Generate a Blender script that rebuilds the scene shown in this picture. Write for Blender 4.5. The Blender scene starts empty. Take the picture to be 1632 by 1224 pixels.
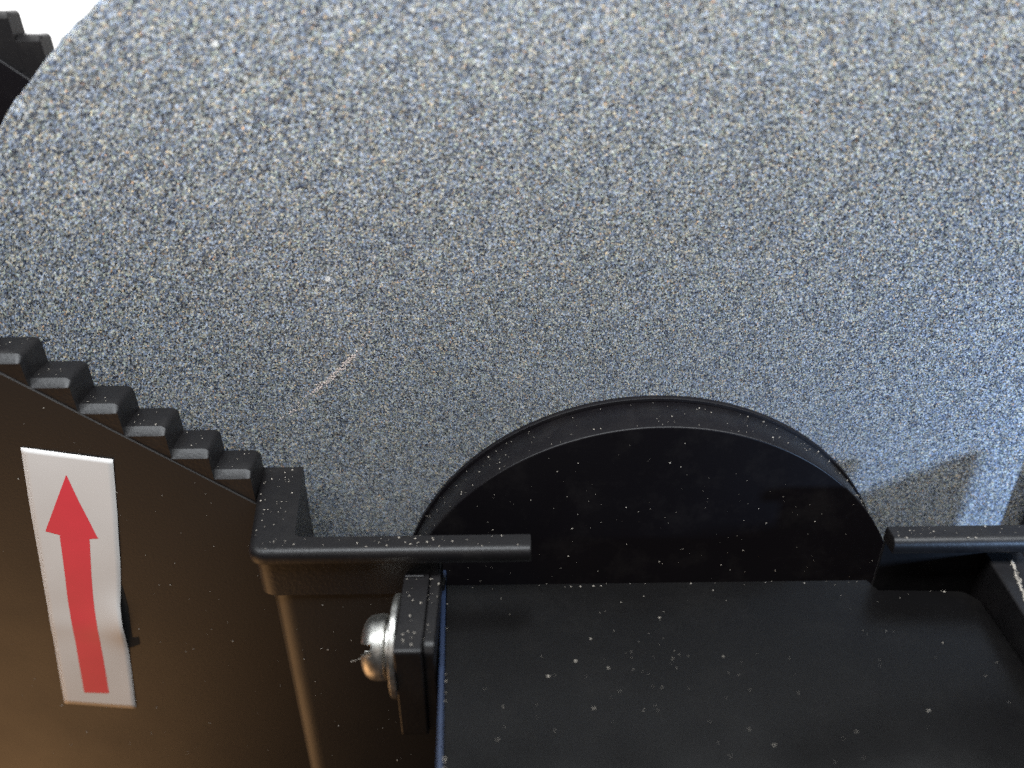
import bpy, bmesh, math, random
from mathutils import Vector, Matrix, noise

MM = 0.001
scene = bpy.context.scene
col = scene.collection
random.seed(7)

# ------------------------------------------------------------------ camera
CAM = Vector((-18.82, -87.74, 86.87))            # millimetres; wheel axis is the origin, wheel face is y = 0
PITCH, YAW, ROLL = 0.52036, 0.00608, -0.00839
FPX, CX, CY = 1281.0, 816.0, 612.0
fw = Vector((math.sin(YAW) * math.cos(PITCH), math.cos(YAW) * math.cos(PITCH), -math.sin(PITCH)))
rt0 = fw.cross(Vector((0, 0, 1))).normalized()
up0 = rt0.cross(fw)
rt = rt0 * math.cos(ROLL) + up0 * math.sin(ROLL)
up = -rt0 * math.sin(ROLL) + up0 * math.cos(ROLL)

cam_data = bpy.data.cameras.new("camera")
cam = bpy.data.objects.new("camera", cam_data)
col.objects.link(cam)
cam_data.sensor_width = 36.0
cam_data.lens = 36.0 * FPX / 1632.0
cam_data.clip_start = 0.002
cam_data.clip_end = 20
cam.matrix_world = Matrix(((rt.x, up.x, -fw.x, CAM.x * MM), (rt.y, up.y, -fw.y, CAM.y * MM),
                           (rt.z, up.z, -fw.z, CAM.z * MM), (0, 0, 0, 1)))
cam_data.dof.use_dof = True
cam_data.dof.focus_distance = 0.100
cam_data.dof.aperture_fstop = 13.0
scene.camera = cam

# ------------------------------------------------------------------ world and lamps
world = bpy.data.worlds.new("World")
scene.world = world
world.use_nodes = True
bg = world.node_tree.nodes["Background"]
bg.inputs[0].default_value = (0.75, 0.85, 1.0, 1)
bg.inputs[1].default_value = 0.02

scene.view_settings.view_transform = 'Standard'
scene.view_settings.look = 'None'
scene.view_settings.exposure = 0
scene.view_settings.gamma = 1
scene.cycles.use_denoising = False


def lamp(name, loc, target, size, watts, colour, size_y=None, spread=None):
    d = bpy.data.lights.new(name, 'AREA')
    d.energy = watts
    d.color = colour
    d.size = size * MM
    if size_y:
        d.shape = 'RECTANGLE'
        d.size_y = size_y * MM
    if spread:
        d.spread = spread
    o = bpy.data.objects.new(name, d)
    col.objects.link(o)
    o.location = Vector(loc) * MM
    o.rotation_euler = (Vector(target) - Vector(loc)).to_track_quat('-Z', 'Y').to_euler()
    return o


lamp("window_light", (0, -42, 146), (0, 0, 66), 280, 0.53, (0.91, 0.96, 1.0), size_y=46)
lamp("side_light", (120, -110, 34.7), (64, 0, 12), 9, 0.033, (0.40, 0.62, 1.0), spread=math.radians(55))
lamp("warm_light", (-300, -150, -255), (-70, -8, 5), 230, 0.46, (1.0, 0.55, 0.24))
lamp("front_fill", (-120, -520, 380), (-20, 0, 10), 140, 0.16, (1.0, 0.88, 0.80))  # added fill behind the camera, brightens front edges and rail highlights
lamp("backdrop_light", (-250, 200, 350), (-250, 400, 200), 150, 6, (1, 1, 1))


# ------------------------------------------------------------------ materials
def new_mat(name):
    m = bpy.data.materials.new(name)
    m.use_nodes = True
    nt = m.node_tree
    return m, nt, nt.nodes["Principled BSDF"]


def N(nt, kind, **kw):
    n = nt.nodes.new(kind)
    for k, v in kw.items():
        setattr(n, k, v)
    return n


def plastic(name, colour, rough=0.42, spec=0.5, grain=0.05, bump=0.15, dust=0.0):
    m, nt, b = new_mat(name)
    tc = N(nt, "ShaderNodeTexCoord")
    b.inputs["Base Color"].default_value = (*colour, 1)
    b.inputs["Specular IOR Level"].default_value = spec
    n1 = N(nt, "ShaderNodeTexNoise")
    n1.inputs["Scale"].default_value = 90
    n1.inputs["Detail"].default_value = 6
    nt.links.new(tc.outputs["Object"], n1.inputs["Vector"])
    mr = N(nt, "ShaderNodeMapRange")
    mr.inputs["To Min"].default_value = rough - 0.08
    mr.inputs["To Max"].default_value = rough + 0.10
    nt.links.new(n1.outputs["Fac"], mr.inputs["Value"])
    nt.links.new(mr.outputs[0], b.inputs["Roughness"])
    n2 = N(nt, "ShaderNodeTexNoise")
    n2.inputs["Scale"].default_value = 2600
    n2.inputs["Detail"].default_value = 3
    nt.links.new(tc.outputs["Object"], n2.inputs["Vector"])
    bp = N(nt, "ShaderNodeBump")
    bp.inputs["Strength"].default_value = bump
    bp.inputs["Distance"].default_value = 0.0001
    nt.links.new(n2.outputs["Fac"], bp.inputs["Height"])
    nt.links.new(bp.outputs[0], b.inputs["Normal"])
    if dust > 0:
        # thin powder smears: a little lighter where a soft noise peaks
        n3 = N(nt, "ShaderNodeTexNoise")
        n3.inputs["Scale"].default_value = 160
        n3.inputs["Detail"].default_value = 8
        n3.inputs["Roughness"].default_value = 0.7
        nt.links.new(tc.outputs["Object"], n3.inputs["Vector"])
        r3 = N(nt, "ShaderNodeMapRange")
        r3.inputs["From Min"].default_value = 0.5
        r3.inputs["From Max"].default_value = 0.8
        r3.inputs["To Max"].default_value = dust
        nt.links.new(n3.outputs["Fac"], r3.inputs["Value"])
        mx = N(nt, "ShaderNodeMix", data_type='RGBA')
        mx.inputs["A"].default_value = (*colour, 1)
        mx.inputs["B"].default_value = (0.30, 0.27, 0.24, 1)
        nt.links.new(r3.outputs[0], mx.inputs["Factor"])
        nt.links.new(mx.outputs["Result"], b.inputs["Base Color"])
    return m


def stone_material():
    m, nt, b = new_mat("grinding_stone_grit")
    L = nt.links.new
    tc = N(nt, "ShaderNodeTexCoord")
    # the face was dressed on the turning wheel: grits are drawn out along the circles, more so towards the rim
    sx = N(nt, "ShaderNodeSeparateXYZ")
    L(tc.outputs["Object"], sx.inputs[0])
    at2 = N(nt, "ShaderNodeMath", operation='ARCTAN2')
    L(sx.outputs["X"], at2.inputs[0])
    L(sx.outputs["Z"], at2.inputs[1])
    arc = N(nt, "ShaderNodeMath", operation='MULTIPLY')
    arc.inputs[1].default_value = 0.058
    L(at2.outputs[0], arc.inputs[0])
    cxz = N(nt, "ShaderNodeCombineXYZ")
    L(sx.outputs["X"], cxz.inputs[0])
    L(sx.outputs["Z"], cxz.inputs[2])
    ln = N(nt, "ShaderNodeVectorMath", operation='LENGTH')
    L(cxz.outputs[0], ln.inputs[0])
    pol = N(nt, "ShaderNodeCombineXYZ")
    L(arc.outputs[0], pol.inputs[0])
    L(sx.outputs["Y"], pol.inputs[1])
    L(ln.outputs["Value"], pol.inputs[2])
    vo = N(nt, "ShaderNodeTexVoronoi", feature='F1')
    vo.inputs["Scale"].default_value = 7000
    vo.inputs["Randomness"].default_value = 1
    # jitter the cell walls so the grits are ragged
    nj = N(nt, "ShaderNodeTexNoise")
    nj.inputs["Scale"].default_value = 6500
    nj.inputs["Detail"].default_value = 2
    L(tc.outputs["Object"], nj.inputs["Vector"])
    sub = N(nt, "ShaderNodeVectorMath", operation='SUBTRACT')
    L(nj.outputs["Color"], sub.inputs[0])
    sub.inputs[1].default_value = (0.5, 0.5, 0.5)
    sc = N(nt, "ShaderNodeVectorMath", operation='SCALE')
    sc.inputs["Scale"].default_value = 0.0003
    L(sub.outputs[0], sc.inputs[0])
    ad = N(nt, "ShaderNodeVectorMath", operation='ADD')
    L(pol.outputs[0], ad.inputs[0])
    L(sc.outputs[0], ad.inputs[1])
    L(ad.outputs[0], vo.inputs["Vector"])
    sep = N(nt, "ShaderNodeSeparateColor")
    L(vo.outputs["Color"], sep.inputs[0])
    # grit brightness: random per grit plus slow clumping
    nc = N(nt, "ShaderNodeTexNoise")
    nc.inputs["Scale"].default_value = 900
    nc.inputs["Detail"].default_value = 4
    nc.inputs["Roughness"].default_value = 0.65
    L(tc.outputs["Object"], nc.inputs["Vector"])
    mc = N(nt, "ShaderNodeMapRange")
    mc.inputs["From Min"].default_value = 0.3
    mc.inputs["From Max"].default_value = 0.7
    mc.inputs["To Min"].default_value = -0.09
    mc.inputs["To Max"].default_value = 0.06
    L(nc.outputs["Fac"], mc.inputs["Value"])
    add = N(nt, "ShaderNodeMath", operation='ADD', use_clamp=True)
    L(sep.outputs["Red"], add.inputs[0])
    L(mc.outputs[0], add.inputs[1])
    cr = N(nt, "ShaderNodeValToRGB")
    e = cr.color_ramp.elements
    stops = [(0.0, (0.011, 0.012, 0.016)), (0.18, (0.042, 0.046, 0.060)), (0.36, (0.120, 0.130, 0.150)),
             (0.60, (0.222, 0.232, 0.245)), (0.82, (0.365, 0.370, 0.365)), (1.0, (0.64, 0.63, 0.60))]
    e[0].position, e[0].color = stops[0][0], (*stops[0][1], 1)
    e[1].position, e[1].color = stops[-1][0], (*stops[-1][1], 1)
    for p, c in stops[1:-1]:
        x = e.new(p)
        x.color = (*c, 1)
    L(add.outputs[0], cr.inputs[0])
    # tint per grit: blue, tan, rust
    cr2 = N(nt, "ShaderNodeValToRGB")
    cr2.color_ramp.interpolation = 'CONSTANT'
    e = cr2.color_ramp.elements
    e[0].position, e[0].color = 0, (0.80, 0.94, 1.22, 1)
    e[1].position, e[1].color = 0.34, (1.0, 1.0, 1.0, 1)
    for p, c in [(0.60, (1.15, 1.03, 0.80)), (0.82, (0.95, 1.05, 0.90)), (0.955, (1.30, 0.98, 0.62)), (0.988, (1.25, 0.76, 0.48))]:
        x = e.new(p)
        x.color = (*c, 1)
    L(sep.outputs["Green"], cr2.inputs[0])
    mu = N(nt, "ShaderNodeMix", data_type='RGBA', blend_type='MULTIPLY')
    mu.inputs["Factor"].default_value = 1
    L(cr.outputs[0], mu.inputs["A"])
    L(cr2.outputs[0], mu.inputs["B"])
    # larger grits of two sizes: white flecks, rusty ones, dark pits
    last = mu.outputs["Result"]
    for scale, keep, lo, hi, strength in ((1900, 0.76, 0.12, 0.32, 0.5), (340, 0.86, 0.04, 0.12, 0.7)):
        v2 = N(nt, "ShaderNodeTexVoronoi", feature='F1')
        v2.inputs["Scale"].default_value = scale
        L(ad.outputs[0], v2.inputs["Vector"])
        s2 = N(nt, "ShaderNodeSeparateColor")
        L(v2.outputs["Color"], s2.inputs[0])
        gt = N(nt, "ShaderNodeMath", operation='GREATER_THAN')
        gt.inputs[1].default_value = keep
        L(s2.outputs["Red"], gt.inputs[0])
        lt = N(nt, "ShaderNodeMath", operation='LESS_THAN')
        L(v2.outputs["Distance"], lt.inputs[0])
        szr = N(nt, "ShaderNodeMapRange")
        szr.inputs["To Min"].default_value = lo
        szr.inputs["To Max"].default_value = hi
        L(s2.outputs["Blue"], szr.inputs["Value"])
        L(szr.outputs[0], lt.inputs[1])
        an = N(nt, "ShaderNodeMath", operation='MULTIPLY')
        L(gt.outputs[0], an.inputs[0])
        L(lt.outputs[0], an.inputs[1])
        cr3 = N(nt, "ShaderNodeValToRGB")
        cr3.color_ramp.interpolation = 'CONSTANT'
        e = cr3.color_ramp.elements
        e[0].position, e[0].color = 0, (0.80, 0.79, 0.76, 1)
        e[1].position, e[1].color = 0.36, (0.50, 0.43, 0.30, 1)
        for p, c in [(0.52, (0.36, 0.21, 0.12)), (0.60, (0.05, 0.06, 0.10)), (0.80, (0.025, 0.022, 0.022))]:
            x = e.new(p)
            x.color = (*c, 1)
        L(s2.outputs["Green"], cr3.inputs[0])
        mx = N(nt, "ShaderNodeMix", data_type='RGBA')
        f8 = N(nt, "ShaderNodeMath", operation='MULTIPLY')
        f8.inputs[1].default_value = strength
        L(an.outputs[0], f8.inputs[0])
        L(f8.outputs[0], mx.inputs["Factor"])
        L(last, mx.inputs["A"])
        L(cr3.outputs[0], mx.inputs["B"])
        last = mx.outputs["Result"]
    L(mx.outputs["Result"], b.inputs["Base Color"])
    b.inputs["Roughness"].default_value = 0.75
    b.inputs["Specular IOR Level"].default_value = 0.25
    bp = N(nt, "ShaderNodeBump")
    bp.inputs["Strength"].default_value = 0.55
    bp.inputs["Distance"].default_value = 0.00012
    L(add.outputs[0], bp.inputs["Height"])
    L(bp.outputs[0], b.inputs["Normal"])
    return m


def metal(name, colour, rough):
    m, nt, b = new_mat(name)
    b.inputs["Metallic"].default_value = 1
    tc = N(nt, "ShaderNodeTexCoord")
    n1 = N(nt, "ShaderNodeTexNoise")
    n1.inputs["Scale"].default_value = 900
    n1.inputs["Detail"].default_value = 6
    nt.links.new(tc.outputs["Object"], n1.inputs["Vector"])
    cr = N(nt, "ShaderNodeValToRGB")
    cr.color_ramp.elements[0].position = 0.3
    cr.color_ramp.elements[0].color = (*[c * 0.35 for c in colour], 1)
    cr.color_ramp.elements[1].position = 0.65
    cr.color_ramp.elements[1].color = (*colour, 1)
    nt.links.new(n1.outputs["Fac"], cr.inputs[0])
    nt.links.new(cr.outputs[0], b.inputs["Base Color"])
    b.inputs["Roughness"].default_value = rough
    bp = N(nt, "ShaderNodeBump")
    bp.inputs["Strength"].default_value = 0.35
    bp.inputs["Distance"].default_value = 0.0001
    nt.links.new(n1.outputs["Fac"], bp.inputs["Height"])
    nt.links.new(bp.outputs[0], b.inputs["Normal"])
    return m


def matte(name, colour, rough=0.7, vary=0.0, scale=300):
    m, nt, b = new_mat(name)
    b.inputs["Base Color"].default_value = (*colour, 1)
    b.inputs["Roughness"].default_value = rough
    if vary:
        tc = N(nt, "ShaderNodeTexCoord")
        n1 = N(nt, "ShaderNodeTexNoise")
        n1.inputs["Scale"].default_value = scale
        n1.inputs["Detail"].default_value = 5
        nt.links.new(tc.outputs["Object"], n1.inputs["Vector"])
        mx = N(nt, "ShaderNodeMix", data_type='RGBA')
        mx.inputs["A"].default_value = (*[c * (1 - vary) for c in colour], 1)
        mx.inputs["B"].default_value = (*[min(1, c * (1 + vary)) for c in colour], 1)
        nt.links.new(n1.outputs["Fac"], mx.inputs["Factor"])
        nt.links.new(mx.outputs["Result"], b.inputs["Base Color"])
    return m


M_STONE = stone_material()
M_PANEL = plastic("black_satin_plastic", (0.015, 0.013, 0.012), 0.42, 0.33, bump=0.10)
M_BLACK = plastic("black_moulded_plastic", (0.0075, 0.0066, 0.0070), 0.42, 0.42, bump=0.25, dust=0.035)
M_HUB = plastic("black_smooth_plastic", (0.005, 0.004, 0.005), 0.38, 0.32, bump=0.08, dust=0.03)
M_COVER = plastic("black_painted_metal", (0.0038, 0.0034, 0.0034), 0.24, 0.36, bump=0.08, dust=0.012)
M_CLIP_SHADE = matte("clip_shade_black", (0.003, 0.003, 0.003), 0.9)  # flat black standing in for shade under the sticker's curl
M_BLUE = matte("navy_paint", (0.010, 0.020, 0.050), 0.45, 0.25, 500)
M_PAPER = matte("white_paper", (0.86, 0.83, 0.80), 0.6, 0.06, 150)
M_RED = matte("red_ink", (0.93, 0.045, 0.085), 0.5, 0.06, 400)
M_ZINC = metal("zinc_plated_steel", (0.70, 0.68, 0.63), 0.40)
M_DUST = matte("pale_stone_dust", (0.36, 0.32, 0.27), 0.8, 0.5, 900)
M_CHALK = matte("pale_pink_scrape", (0.62, 0.52, 0.47), 0.8, 0.2, 1500)
M_WALL = matte("white_wall_paint", (0.88, 0.88, 0.88), 0.8)


# ------------------------------------------------------------------ mesh helpers (all lengths in mm)
def link(name, bm, mat, parent=None, bevel=0.0, segs=3, smooth=True, angle=40):
    bmesh.ops.recalc_face_normals(bm, faces=bm.faces)
    me = bpy.data.meshes.new(name)
    for v in bm.verts:
        v.co *= MM
    bm.to_mesh(me)
    bm.free()
    me.materials.append(mat)
    o = bpy.data.objects.new(name, me)
    col.objects.link(o)
    if parent:
        o.parent = parent
    if smooth:
        for p in me.polygons:
            p.use_smooth = True
    if bevel:
        md = o.modifiers.new("bevel", 'BEVEL')
        md.width = bevel * MM
        md.segments = segs
        md.limit_method = 'ANGLE'
        md.angle_limit = math.radians(30)
        md.harden_normals = True
    else:
        me.set_sharp_from_angle(angle=math.radians(angle))
    return o


def thing(name, loc, label, cat):
    o = bpy.data.objects.new(name, None)
    o.empty_display_size = 0.005
    col.objects.link(o)
    o["label"] = label
    o["category"] = cat
    return o


def prism(bm, pts, axis, a, b):
    """extrude a closed outline along an axis: 'y' outline in xz, 'z' outline in xy, 'x' outline in yz"""
    def P(p, t):
        return {'y': (p[0], t, p[1]), 'z': (p[0], p[1], t), 'x': (t, p[0], p[1])}[axis]
    va = [bm.verts.new(P(p, a)) for p in pts]
    vb = [bm.verts.new(P(p, b)) for p in pts]
    n = len(pts)
    bm.faces.new(va)
    bm.faces.new(list(reversed(vb)))
    for i in range(n):
        bm.faces.new((va[i], va[(i + 1) % n], vb[(i + 1) % n], vb[i]))


def box(bm, x0, x1, y0, y1, z0, z1):
    prism(bm, [(x0, z0), (x1, z0), (x1, z1), (x0, z1)], 'y', y0, y1)


def fillet(pts, radii, n=6):
    """round the corners of a closed outline"""
    out = []
    m = len(pts)
    for i, p in enumerate(pts):
        r = radii[i] if isinstance(radii, (list, tuple)) else radii
        if not r:
            out.append(p)
            continue
        P = Vector(p)
        A = (Vector(pts[i - 1]) - P)
        B = (Vector(pts[(i + 1) % m]) - P)
        a, b = A.normalized(), B.normalized()
        ang = a.angle(b)
        d = min(r / math.tan(ang / 2), A.length * 0.49, B.length * 0.49)
        p0, p1 = P + a * d, P + b * d
        for k in range(n + 1):
            t = k / n
            q = p0 * (1 - t) ** 2 + P * 2 * t * (1 - t) + p1 * t ** 2
            out.append((q.x, q.y))
    return out


def lathe(bm, prof, cx=0, cz=0, segs=128, axis='y', rnoise=None):
    """revolve (radius, along) pairs; axis 'y' round (cx, cz)"""
    rings = []
    for j, (r, t) in enumerate(prof):
        ring = []
        if r <= 1e-6:
            ring = [bm.verts.new((cx, t, cz))]
        else:
            for k in range(segs):
                a = 2 * math.pi * k / segs
                rr = r + (rnoise(a, j) if rnoise else 0)
                ring.append(bm.verts.new((cx + rr * math.cos(a), t, cz + rr * math.sin(a))))
        rings.append(ring)
    for A, B in zip(rings, rings[1:]):
        for k in range(segs):
            k2 = (k + 1) % segs
            if len(A) == 1 and len(B) == 1:
                continue
            if len(A) == 1:
                bm.faces.new((A[0], B[k], B[k2]))
            elif len(B) == 1:
                bm.faces.new((A[k], B[0], A[k2]))
            else:
                bm.faces.new((A[k], B[k], B[k2], A[k2]))


def lathe_x(bm, prof, cy, cz, segs=64):
    """revolve (radius, x) pairs round an axis along x"""
    rings = []
    for r, t in prof:
        if r <= 1e-6:
            rings.append([bm.verts.new((t, cy, cz))])
        else:
            rings.append([bm.verts.new((t, cy + r * math.cos(2 * math.pi * k / segs), cz + r * math.sin(2 * math.pi * k / segs))) for k in range(segs)])
    for A, B in zip(rings, rings[1:]):
        for k in range(segs):
            k2 = (k + 1) % segs
            if len(A) == 1:
                bm.faces.new((A[0], B[k], B[k2]))
            elif len(B) == 1:
                bm.faces.new((A[k], B[0], A[k2]))
            else:
                bm.faces.new((A[k], B[k], B[k2], A[k2]))


# ------------------------------------------------------------------ setting: white wall far behind
bm = bmesh.new()
box(bm, -1200, 1200, 400, 420, -500, 420)
w = link("back_wall", bm, M_WALL, smooth=False)
w["kind"] = "structure"
w["label"] = "bright white wall far behind the grinding wheel"

# ------------------------------------------------------------------ grinding wheel with its hub cap
wheel = thing("grinding_wheel", (0, 0, 0), "large blue-grey gritty grinding wheel with a black plastic hub cap", "grinding wheel")


def chip(a, j):
    if j == 0 or j > 4:
        return 0
    p = Vector((math.cos(a) * 14, math.sin(a) * 14, j * 0.15))
    v = noise.noise(p * 2.2) * 0.5 + noise.noise(p * 5) * 0.3
    big = max(0.0, noise.noise(p * 1.1 + Vector((2, 9, 4))) - 0.3) * 0.8
    return v * (1.0 if j in (2, 3) else 0.6) - big


bm = bmesh.new()
lathe(bm, [(0, 0), (97.5, 0), (99.2, 0.05), (99.7, 0.5), (100, 1.3), (100, 40), (0, 40)], segs=900, rnoise=chip)
stone = link("grinding_stone", bm, M_STONE, wheel, angle=25)

bm = bmesh.new()
lathe(bm, [(34.2, -0.9), (34.32, -1.05), (34.35, -6.72), (34.3, -6.83), (34.2, -6.89), (34.1, -6.9), (0, -6.86)], segs=256)
hub = link("hub_cap", bm, M_HUB, wheel, angle=40)
bm = bmesh.new()
lathe(bm, [(30, 0.2), (34.7, 0.2), (34.7, -0.5), (34.6, -0.68), (34.2, -0.74), (30, -0.8)], segs=256)
link("base_ring", bm, M_HUB, hub, angle=50)

# pale scrape across the grit: loose flakes along a jagged line
bm = bmesh.new()
rnd = random.Random(3)


def grain(bm, c, r, flat=(1, 1, 1)):
    rot = Matrix.Rotation(rnd.uniform(0, 6.28), 3, Vector((rnd.uniform(-1, 1), rnd.uniform(-1, 1), rnd.uniform(-1, 1))).normalized())
    vs = [rot @ Vector(d) * r * rnd.uniform(0.6, 1.2) for d in ((1, 0, 0), (-1, 0, 0), (0, 1, 0), (0, -1, 0), (0, 0, 1), (0, 0, -1))]
    vs = [bm.verts.new((c[0] + v.x * flat[0], c[1] + v.y * flat[1], c[2] + v.z * flat[2])) for v in vs]
    for a, b, d in ((0, 2, 4), (2, 1, 4), (1, 3, 4), (3, 0, 4), (2, 0, 5), (1, 2, 5), (3, 1, 5), (0, 3, 5)):
        bm.faces.new((vs[a], vs[b], vs[d]))


line = [(-34.2, 46.6), (-37.6, 41.0), (-41.1, 37.5), (-43.4, 35.8), (-48.3, 31.4)]
dens = [14, 95, 60, 30]
for (p, q), n in zip(zip(line, line[1:]), dens):
    for _ in range(n):
        t = rnd.random()
        grain(bm, (p[0] + (q[0] - p[0]) * t + rnd.gauss(0, 0.2), -0.02, p[1] + (q[1] - p[1]) * t + rnd.gauss(0, 0.2)),
              rnd.uniform(0.07, 0.17), (1, 0.35, 1))
s = link("scrape", bm, M_CHALK, wheel, smooth=False)
s["kind"] = "stuff"

# ------------------------------------------------------------------ black casing in front of the wheel
casing = thing("machine_casing", (0, 0, 0), "black plastic grinder casing with toothed arm, white arrow sticker and rails beside the hub", "casing")


def ridge(x):
    return 43.3 - 0.739 * (x + 75.7)


bm = bmesh.new()
# its upper edge is a shallow chamfer that runs below the feet of the teeth
layers = []
for y, dz in ((-3.4, 0), (-8.0, 0), (-8.02, 0.03), (-8.12, 0.15)):
    layers.append([bm.verts.new((x, y, z - (dz if k < 2 else 0))) for k, (x, z) in enumerate(
        [(-140, ridge(-140)), (-47.0, ridge(-47.0)), (-46, 18), (-46, -75), (-140, -75)])])
bm.faces.new(layers[0])
bm.faces.new(list(reversed(layers[-1])))
for A, B in zip(layers, layers[1:]):
    for i in range(5):
        bm.faces.new((A[i], A[(i + 1) % 5], B[(i + 1) % 5], B[i]))
panel = link("side_panel", bm, M_PANEL, casing, angle=8)


def step_block(name, x0, x1, top, bottom, y_back, y_top, y_front, mat, parent, round_r=0.75, drop=0.9):
    prof = [(x0, bottom), (x0, top), (x1 - round_r, top)]
    nrm = [0, 1, 1]
    for k in range(1, 6):
        a = math.pi / 2 * (1 - k / 6)
        prof.append((x1 - round_r + round_r * math.cos(a), top - round_r + round_r * math.sin(a)))
        nrm.append(math.sin(a))
    prof += [(x1, top - round_r), (x1 + 0.15, bottom)]
    nrm += [0, 0]
    bm = bmesh.new()
    layers = []
    for y, d in ((y_back, 0.0), (y_top, 0.0), (y_top - 0.06, 0.03), (y_front, drop)):
        layers.append([bm.verts.new((p[0], y, p[1] - d * n)) for p, n in zip(prof, nrm)])
    n = len(prof)
    bm.faces.new(layers[0])
    bm.faces.new(list(reversed(layers[-1])))
    for A, B in zip(layers, layers[1:]):
        for i in range(n):
            bm.faces.new((A[i], A[(i + 1) % n], B[(i + 1) % n], B[i]))
    return link(name, bm, mat, parent, angle=28)


step_x = [-82.6, -78.2, -73.4, -68.8, -64.2, -59.4, -54.9, -50.4]
step_z = [51.9, 48.7, 45.4, 42.2, 38.7, 35.5, 32.2, 29.1]
for i in range(1, len(step_x)):
    x0, x1 = step_x[i - 1] - 0.4, step_x[i]
    step_block("tooth", x0, x1, step_z[i], ridge(x1) - 2.5, -3.0 - 0.05 * (i % 2), -7.1, -8.0 + 0.04 * (i % 2), M_BLACK, casing)

# L-shaped rim: arm towards the wheel, then the rail along the front
rim_plan = fillet([(-51.0, -2.5), (-48.3, -18.9), (-16.4, -18.9), (-16.4, -16.25), (-43.5, -16.25), (-45.4, -2.5)],
                  [0.3, 2.2, 0.25, 0.2, 1.2, 0.3])


def rail_slab(plan, top, bottom, r):
    """slab whose front and left upper edges are fully rounded"""
    n = len(plan)
    area = sum(plan[i][0] * plan[(i + 1) % n][1] - plan[(i + 1) % n][0] * plan[i][1] for i in range(n))
    sgn = 1 if area > 0 else -1
    nrm = []
    for i in range(n):
        d = Vector(plan[(i + 1) % n]) - Vector(plan[i - 1])
        nrm.append((Vector((d.y, -d.x)) * sgn).normalized())
    bm = bmesh.new()
    layers = []
    prof = [(r * (1 - math.sin(t)), r * (1 - math.cos(t))) for t in [k * math.pi / 2 / 6 for k in range(7)]]
    prof += [(0, top - bottom - 0.22), (0.07, top - bottom - 0.06), (0.22, top - bottom)]
    for inset, dz in prof:
        layers.append([bm.verts.new((p[0] + inset * max(0, -q.x), p[1] + inset * max(0, -q.y), top - dz)) for p, q in zip(plan, nrm)])
    bm.faces.new(layers[0])
    bm.faces.new(list(reversed(layers[-1])))
    for A, B in zip(layers, layers[1:]):
        for i in range(n):
            bm.faces.new((A[i], A[(i + 1) % n], B[(i + 1) % n], B[i]))
    return bm


link("front_rail", rail_slab(rim_plan, 26.0, 24.15, 1.0), M_BLACK, casing, angle=35)
# thin lip of flash under the rail
bm = bmesh.new()
for i in range(26):
    x = -25.4 + i * 0.24
    d = 0.25 + 0.35 * abs(noise.noise(Vector((x * 0.9, 0, 0)))) + 0.12 * noise.noise(Vector((x * 4, 1, 0)))
    box(bm, x, x + 0.238, -18.55, -18.35, 24.3 - d, 24.3)
link("moulding_flash", bm, M_BLACK, casing, smooth=False)["kind"] = "stuff"
# skirt under the corner and the tall box below it
skirt_plan = fillet([(-50.4, -3.0), (-47.95, -18.3), (-27.0, -18.3), (-27.0, -16.6), (-44.4, -16.6), (-46.3, -3.0)], [0.3, 2.4, 0.2, 0.2, 0.8, 0.2])
bm = bmesh.new()
prism(bm, skirt_plan, 'z', 24.2, 18.9)
link("rail_skirt", bm, M_BLACK, casing, bevel=0.35)
bm = bmesh.new()
prism(bm, fillet([(-47.3, -3.6), (-47.3, -18.0), (-26.5, -18.0), (-26.5, -16.7), (-44.6, -16.7), (-46.2, -3.6)], [0, 3.0, 0, 0, 0, 0], 10), 'z', 20.0, -75)
link("front_wall", bm, M_PANEL, casing, angle=30)
# inner face of the arm towards the wheel
bm = bmesh.new()
prism(bm, [(-46.6, -2.6), (-45.47, -2.6), (-43.6, -16.3), (-44.8, -16.3)], 'z', 24.6, -10)
link("arm_wall", bm, M_BLACK, casing, bevel=0.15)

# lug carrying the screw: two leaves
bm = bmesh.new()
prism(bm, fillet([(-15.5, 22.0), (-29.7, 22.0), (-29.7, 8.4), (-15.5, 8.4)], [0, 0.5, 1.0, 0]), 'x', -31.0, -28.05)
box(bm, -30.9, -28.6, -18.9, -18.5, 21.9, 22.25)
link("lug", bm, M_BLACK, casing, bevel=0.22)
bm = bmesh.new()
prism(bm, fillet([(-15.5, 21.85), (-28.4, 21.85), (-29.2, 21.0), (-29.4, 8.8), (-15.5, 8.8)], [0, 1.2, 0.8, 1.0, 0]), 'x', -28.0, -26.75)
link("lug_leaf", bm, M_BLACK, casing, bevel=0.25)

# screw with washers, axis along x
SY, SZ = -24.6, 17.2
bm = bmesh.new()
lathe_x(bm, [(1.9, -31.02), (5.5, -31.02), (5.6, -31.12), (5.6, -31.6), (5.5, -31.7), (1.9, -31.7)], SY + 0.1, SZ + 0.1)
screw_head = None
washer_bm = bm
bm = bmesh.new()
prof = [(0, -32.4), (3.3, -32.4), (3.5, -32.5), (3.58, -32.7)]
for k in range(1, 31):
    a = math.pi / 2 * k / 30
    prof.append((3.58 * math.cos(a) ** 0.42 if k < 30 else 0, -33.25 - 1.95 * math.sin(a)))
fineprof = prof[:4]
for (r0, t0), (r1, t1) in zip(prof[3:], prof[4:]):
    for j in (1, 2):
        fineprof.append((r0 + (r1 - r0) * j / 2, t0 + (t1 - t0) * j / 2))
lathe_x(bm, fineprof, SY, SZ, 180)
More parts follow.
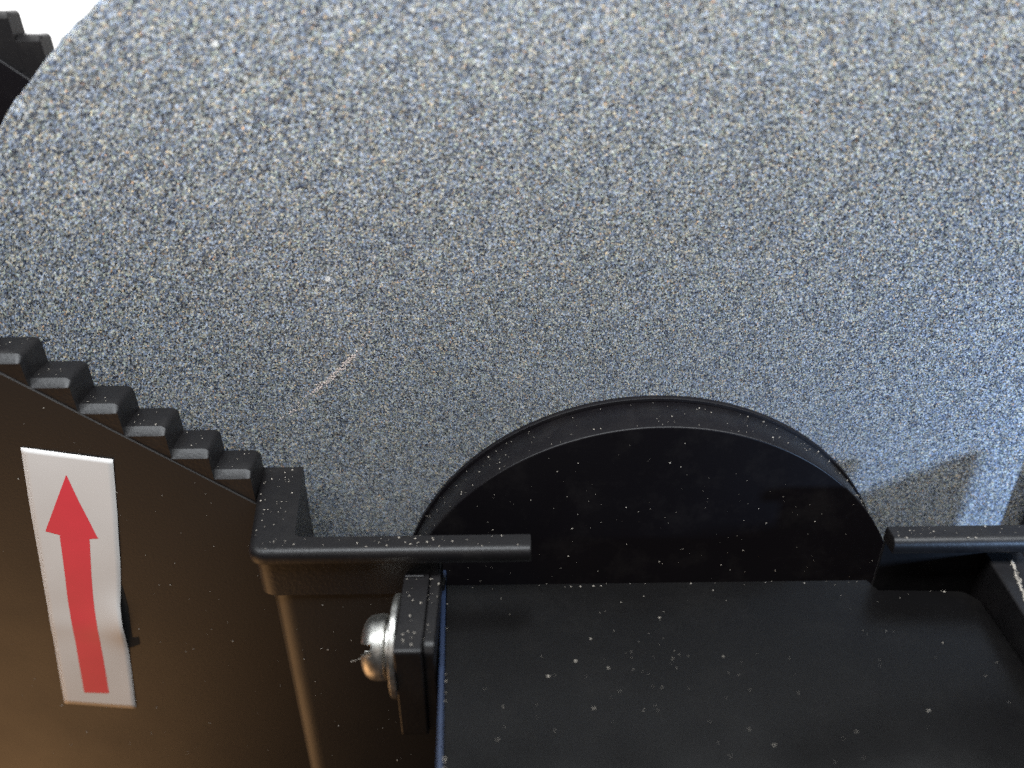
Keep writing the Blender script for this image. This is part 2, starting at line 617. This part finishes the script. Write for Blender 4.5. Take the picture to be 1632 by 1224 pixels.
# slot with a shorter cross bar, cut into the dome
SA = math.atan2(0.66, -0.75)
for v in bm.verts:
    a, b = v.co.y - SY, v.co.z - SZ
    p, q = a * math.cos(SA) + b * math.sin(SA), -a * math.sin(SA) + b * math.cos(SA)
    r = math.hypot(a, b)
    if v.co.x < -33.3 and (abs(q) < 0.58 and r < 3.57 or abs(p) < 0.58 and r < 2.5):
        v.co.x = max(v.co.x, -33.75 if abs(q) < 0.58 else -34.1)
screw = link("screw", bm, M_ZINC, casing, angle=35)
screw["label"] = "zinc pan head screw with two washers"
link("flat_washer", washer_bm, M_ZINC, screw, angle=35)
bm = bmesh.new()
lathe_x(bm, [(2.0, -31.72), (3.2, -31.72), (3.35, -31.82), (3.35, -32.3), (3.2, -32.38), (2.0, -32.38)], SY, SZ)
link("spring_washer", bm, M_ZINC, screw, angle=35)

# right-hand rail, its wall, lug, and the plate beyond it
bm = rail_slab(fillet([(41.2, -15.7), (24.8, -15.7), (24.8, -18.35), (41.2, -18.35)], 0), 26.0, 24.15, 0.95)
link("front_rail", bm, M_BLACK, casing, angle=35)
bm = bmesh.new()
box(bm, 24.85, 41.1, -15.75, -16.15, -20, 24.5)
link("rail_wall", bm, M_BLACK, casing, bevel=0.25)
bm = bmesh.new()
prism(bm, [(36.95, -16.1), (41.4, -16.1), (40.2, -36), (35.95, -36), (36.1, -26)], 'z', 22.3, 6)
link("lug", bm, M_BLACK, casing, bevel=0.3)
bm = bmesh.new()
prism(bm, [(41.15, 20.0), (55.4, 27.0), (55.4, -20), (41.15, -20)], 'y', -15.9, -18.2)  # added out of view; its sloped top shapes the shadow beside the hub
link("shadow_caster", bm, M_BLACK, casing, bevel=0.3)
bm = bmesh.new()
box(bm, 52.5, 75, -0.7, -3.6, -40, 26)
link("end_plate", bm, M_BLACK, casing, bevel=0.2)

# sticker lying on the side panel
ST_L = [(33, 713), (50, 820), (78, 978), (103, 1121)]
ST_R = [(180, 732), (187, 820), (192, 900), (193, 962), (201, 1002), (217, 1129)]
YP = -8.18


def at(u, v, y):
    d = fw + rt * ((u - CX) / FPX) - up * ((v - CY) / FPX)
    return CAM + d * ((y - CAM.y) / d.y)


def interp(tab, t, n=60):
    # by fraction of the way down the polyline (in v)
    v = tab[0][1] + (tab[-1][1] - tab[0][1]) * t
    for a, b in zip(tab, tab[1:]):
        if v <= b[1] + 1e-6:
            f = (v - a[1]) / (b[1] - a[1])
            return (a[0] + (b[0] - a[0]) * f, v)
    return tab[-1]


L3 = [at(u, v, YP) for u, v in ST_L]
R3 = [at(u, v, YP) for u, v in ST_R]


def along(tab, t):
    z = tab[0].z + (tab[-1].z - tab[0].z) * t
    for a, b in zip(tab, tab[1:]):
        if z >= b.z - 1e-6:
            f = (z - a.z) / (b.z - a.z)
            return a.lerp(b, f)
    return tab[-1].copy()


def lift(s, t):
    return (0.65 * math.exp(-((t - 0.60) / 0.085) ** 2) * max(0, s - 0.35) ** 2 / 0.42
            + 0.10 * math.exp(-((t - 0.64) / 0.05) ** 2) + 0.05 * math.sin(t * 9 + s * 2) ** 2)


def on_sticker(s, t, proud=0.0):
    p = along(L3, t).lerp(along(R3, t), s)
    p.y -= lift(s, t) + proud
    return p


bm = bmesh.new()
rows, cols = 60, 14
g = [[bm.verts.new(on_sticker(c / cols, r / rows)) for c in range(cols + 1)] for r in range(rows + 1)]
for r in range(rows):
    for c in range(cols):
        bm.faces.new((g[r][c], g[r][c + 1], g[r + 1][c + 1], g[r + 1][c]))
sticker = link("sticker", bm, M_PAPER, casing)
sticker["label"] = "white paper sticker with a red arrow pointing up"
md = sticker.modifiers.new("paper", 'SOLIDIFY')
md.thickness = 0.04 * MM
md.offset = 0

# arrow rows: (v, left u, right u)
arrow = [(757, 105.5, 106.5), (800, 90, 127), (850, 73, 155), (852, 72.5, 158), (855.5, 95.5, 143), (862, 96, 143.5), (919, 104, 146.5),
         (945, 107, 148.5), (965, 109.5, 151), (1018, 119.5, 160), (1060, 127, 167), (1104, 134.5, 174)]


def st_of(u, v):
    p = at(u, v, YP)
    best = None
    t = (p.z - L3[0].z) / (L3[-1].z - L3[0].z)
    for _ in range(8):
        a, b = along(L3, t), along(R3, t)
        s = (p.x - a.x) / (b.x - a.x)
        z = a.z + (b.z - a.z) * s
        t += (p.z - z) / (L3[-1].z - L3[0].z)
    return s, t


bm = bmesh.new()
prev = None
fine = []
for (v0, l0, r0), (v1, l1, r1) in zip(arrow, arrow[1:]):
    k = max(1, int((v1 - v0) / 6))
    for j in range(k):
        f = j / k
        fine.append((v0 + (v1 - v0) * f, l0 + (l1 - l0) * f, r0 + (r1 - r0) * f))
fine.append(arrow[-1])
for v, l, r in fine:
    # rows run slightly downhill to the right, like the sticker's own edges
    tilt = 0.13 * min(1, max(0, (v - 757) / 95)) * (1 - 0.75 * max(0, (v - 862) / 242))
    row = []
    for c in range(5):
        u = l + (r - l) * c / 4
        s_, t_ = st_of(u, v + (u - (l + r) / 2) * tilt)
        row.append(bm.verts.new(on_sticker(s_, t_, 0.035)))
    if prev:
        for c in range(4):
            bm.faces.new((prev[c], prev[c + 1], row[c + 1], row[c]))
    prev = row
ar = link("arrow", bm, M_RED, sticker)

# near-black raised patch: a clip plus painted shade under the sticker's lifted edge
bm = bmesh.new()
clip_shade = [at(u, v, YP) for u, v in ((186, 934), (194, 934), (198, 946), (204, 968), (208, 1000), (211, 1017), (221, 1016), (223, 1027), (210, 1032), (190, 1030))]
prism(bm, [(p.x, p.z) for p in clip_shade], 'y', -8.0, -8.17)
link("clip_shade", bm, M_CLIP_SHADE, casing, smooth=False)

# ------------------------------------------------------------------ dark cover plate in front
cover = thing("cover_plate", (0, 0, 0), "flat black cover plate in front of the hub, dusty, with a thin blue left edge", "cover")


def crown(x, y):
    """height of the gently rolled cover: falls towards the front and the right edge"""
    return 19.0 - 0.0030 * max(0, -y - 22) ** 2 - 0.0025 * max(0, x - 22) ** 2


def back_edge(x):
    if x < 23.8:
        return -17.0
    return -18.7 - 1.5 * max(0.0, (x - 34.0) / 1.7) ** 2.2


us = sorted(set([i / 44 for i in range(45)] + [0.8044, 0.8052, 0.95, 0.97, 0.985]))
vs_ = [(i / 30) ** 1.15 for i in range(31)]
bm = bmesh.new()
grid = []
for v in vs_:
    row = []
    for u in us:
        xb = -26.3 + 62.0 * u
        y = back_edge(xb) * (1 - v) + -60 * v
        xl, xr = -26.3 + 1.9 * (-17 - y) / 43, 35.45
        x = xl + (xr - xl) * u
        row.append(bm.verts.new((x, y, crown(x, y))))
    grid.append(row)
for A, B in zip(grid, grid[1:]):
    for i in range(len(us) - 1):
        bm.faces.new((A[i], A[i + 1], B[i + 1], B[i]))
rim_loop = grid[0] + [r[-1] for r in grid[1:]] + list(reversed(grid[-1][:-1])) + [r[0] for r in reversed(grid[1:-1])]
low = [bm.verts.new((v.co.x, v.co.y, v.co.z - 12)) for v in rim_loop]
for i in range(len(rim_loop)):
    j = (i + 1) % len(rim_loop)
    bm.faces.new((rim_loop[i], rim_loop[j], low[j], low[i]))
bm.faces.new(low)
link("cover_sheet", bm, M_COVER, cover, bevel=0.16)
bm = bmesh.new()
prev = None
for k in range(24):
    y = -14.5 - 45 * k / 23
    xl = -26.38 + 1.9 * (-17 - y) / 43
    z = crown(-25, y) + 0.12
    ring = [bm.verts.new(p) for p in ((xl - 0.55, y, z), (xl, y, z), (xl, y, z - 10), (xl - 0.55, y, z - 10))]
    if prev:
        for i in range(4):
            bm.faces.new((prev[i], prev[(i + 1) % 4], ring[(i + 1) % 4], ring[i]))
    else:
        bm.faces.new(ring)
    prev = ring
bm.faces.new(prev)
e_ = link("edge_strip", bm, M_BLUE, cover, bevel=0.10)
e_["label"] = "thin navy blue edge strip"

# ------------------------------------------------------------------ toothed arm on the far side, top left
arm = thing("toothed_arm", (0, 0, 0), "black stepped plastic arm half hidden behind the wheel's upper left edge", "bracket")
fx = [-97.7, -93.5, -89.6, -85.9, -82.1]
fz = [82.8, 79.6, 76.5, 73.4, 70.3]
for i in range(1, 5):
    step_block("tooth", fx[i - 1] - 0.3, fx[i], fz[i], fz[i] - 8, 42 - 0.05 * (i % 2), 39.6, 38.6 + 0.04 * (i % 2), M_BLACK, arm, 0.7, 0.9)
bm = bmesh.new()
prism(bm, [(-130, 99.5), (-80, 60.5), (-80, 20), (-130, 20)], 'y', 41.5, 38.3)
link("side_panel", bm, M_HUB, arm, bevel=0.25)

# ------------------------------------------------------------------ dust
rnd = random.Random(11)
bm = bmesh.new()
for _ in range(170):                                  # hub face
    r = 33.6 * math.sqrt(rnd.random())
    a = rnd.uniform(0.15, 3.0)
    grain(bm, (r * math.cos(a), -6.9, r * math.sin(a)), 0.04 + 0.10 * rnd.random() ** 4, (1, 0.6, 1))
for _ in range(130):                                  # hub band
    a = rnd.uniform(0.3, 2.9)
    grain(bm, (34.38 * math.cos(a), rnd.uniform(-6.5, -1.2), 34.38 * math.sin(a)), 0.05 + 0.09 * rnd.random() ** 3)
for _ in range(60):                                   # cover
    x, y = rnd.uniform(-25, 34), -18.9 - 22 * rnd.random()
    grain(bm, (x, y, crown(x, y) + 0.01), 0.04 + 0.13 * rnd.random() ** 4, (1.4, 0.8, 0.6))
for _ in range(34):                                   # loose cluster on the cover
    x, y = rnd.gauss(-3, 4.5), rnd.gauss(-29, 3.5)
    if y < -18:
        grain(bm, (x, y, crown(x, y) + 0.01), 0.04 + 0.12 * rnd.random() ** 3, (1.4, 0.8, 0.6))
for _ in range(30):                                   # cover's back edge
    x = rnd.uniform(-25, 34)
    y = back_edge(x) - abs(rnd.gauss(0.1, 0.35))
    grain(bm, (x, y, crown(x, y) + 0.01), 0.04 + 0.10 * rnd.random() ** 3, (1.4, 0.9, 0.6))
for _ in range(9):                                   # along the blue strip
    y = -17.5 - 24 * rnd.random()
    grain(bm, (-26.2 + 1.9 * (-17 - y) / 43, y, crown(-25, y) + 0.05), 0.07 + 0.18 * rnd.random() ** 2, (0.8, 1.4, 0.6))
for _ in range(90):                                   # left rail and arm
    if rnd.random() < 0.45:
        t = rnd.random()
        grain(bm, (-50.4 + 1.6 * t + rnd.uniform(0.3, 4.2), -3 - 13 * t, 26.02), 0.05 + 0.10 * rnd.random() ** 3, (1, 1, 0.5))
    else:
        grain(bm, (rnd.uniform(-47, -17), rnd.uniform(-18.2, -16.4), 26.02), 0.05 + 0.10 * rnd.random() ** 3, (1, 1, 0.5))
for _ in range(70):                                   # groove under the rail
    grain(bm, (rnd.uniform(-48, -26), -18.5, 24.05 + rnd.gauss(0, 0.08)), 0.06 + 0.10 * rnd.random() ** 2, (1.4, 1, 0.8))
for _ in range(28):
    grain(bm, (rnd.uniform(25.5, 41), rnd.uniform(-18.0, -15.9), 26.02), 0.05 + 0.12 * rnd.random() ** 3, (1, 1, 0.5))
for _ in range(30):                                   # lug tops
    grain(bm, (rnd.uniform(-30.8, -26.9), rnd.uniform(-29, -19), 22.05), 0.05 + 0.13 * rnd.random() ** 3, (1, 1, 0.5))
for _ in range(85):                                   # worn pale streak on the right lug
    t = rnd.random()
    grain(bm, (39.4 - 2.0 * t + rnd.gauss(0, 0.12), -17.6 - 6.6 * t, 22.33), 0.07 + 0.14 * rnd.random() ** 2, (1, 1.6, 0.4))
for _ in range(120):                                  # side panel and front wall
    x = rnd.uniform(-95, -49)
    z = rnd.uniform(-25, min(40, ridge(x) - 1))
    grain(bm, (x, -8.15, z), 0.05 + 0.10 * rnd.random() ** 4, (1, 0.5, 1))
for _ in range(40):
    grain(bm, (rnd.uniform(-45, -31), -18.03, rnd.uniform(-12, 18)), 0.05 + 0.12 * rnd.random() ** 4, (1, 0.5, 1))
for i in range(2, len(step_x)):                       # on the teeth
    for _ in range(6):
        grain(bm, (rnd.uniform(step_x[i - 1] + 0.2, step_x[i] - 1), rnd.uniform(-7, -3.2), step_z[i] + 0.02), 0.05 + 0.08 * rnd.random() ** 3, (1, 1, 0.5))
# short fibre caught on the screw
p0, p1 = Vector((-34.9, SY - 0.6, SZ - 0.8)), Vector((-36.5, SY - 0.9, SZ - 1.3))
for k in range(9):
    grain(bm, p0.lerp(p1, k / 8) + Vector((0, 0, 0.05 * math.sin(k))), 0.10)
d = link("stone_dust", bm, M_DUST, smooth=False)
d["kind"] = "stuff"
d["label"] = "pale grinding dust and specks scattered over the black plastic"
d["category"] = "dust"
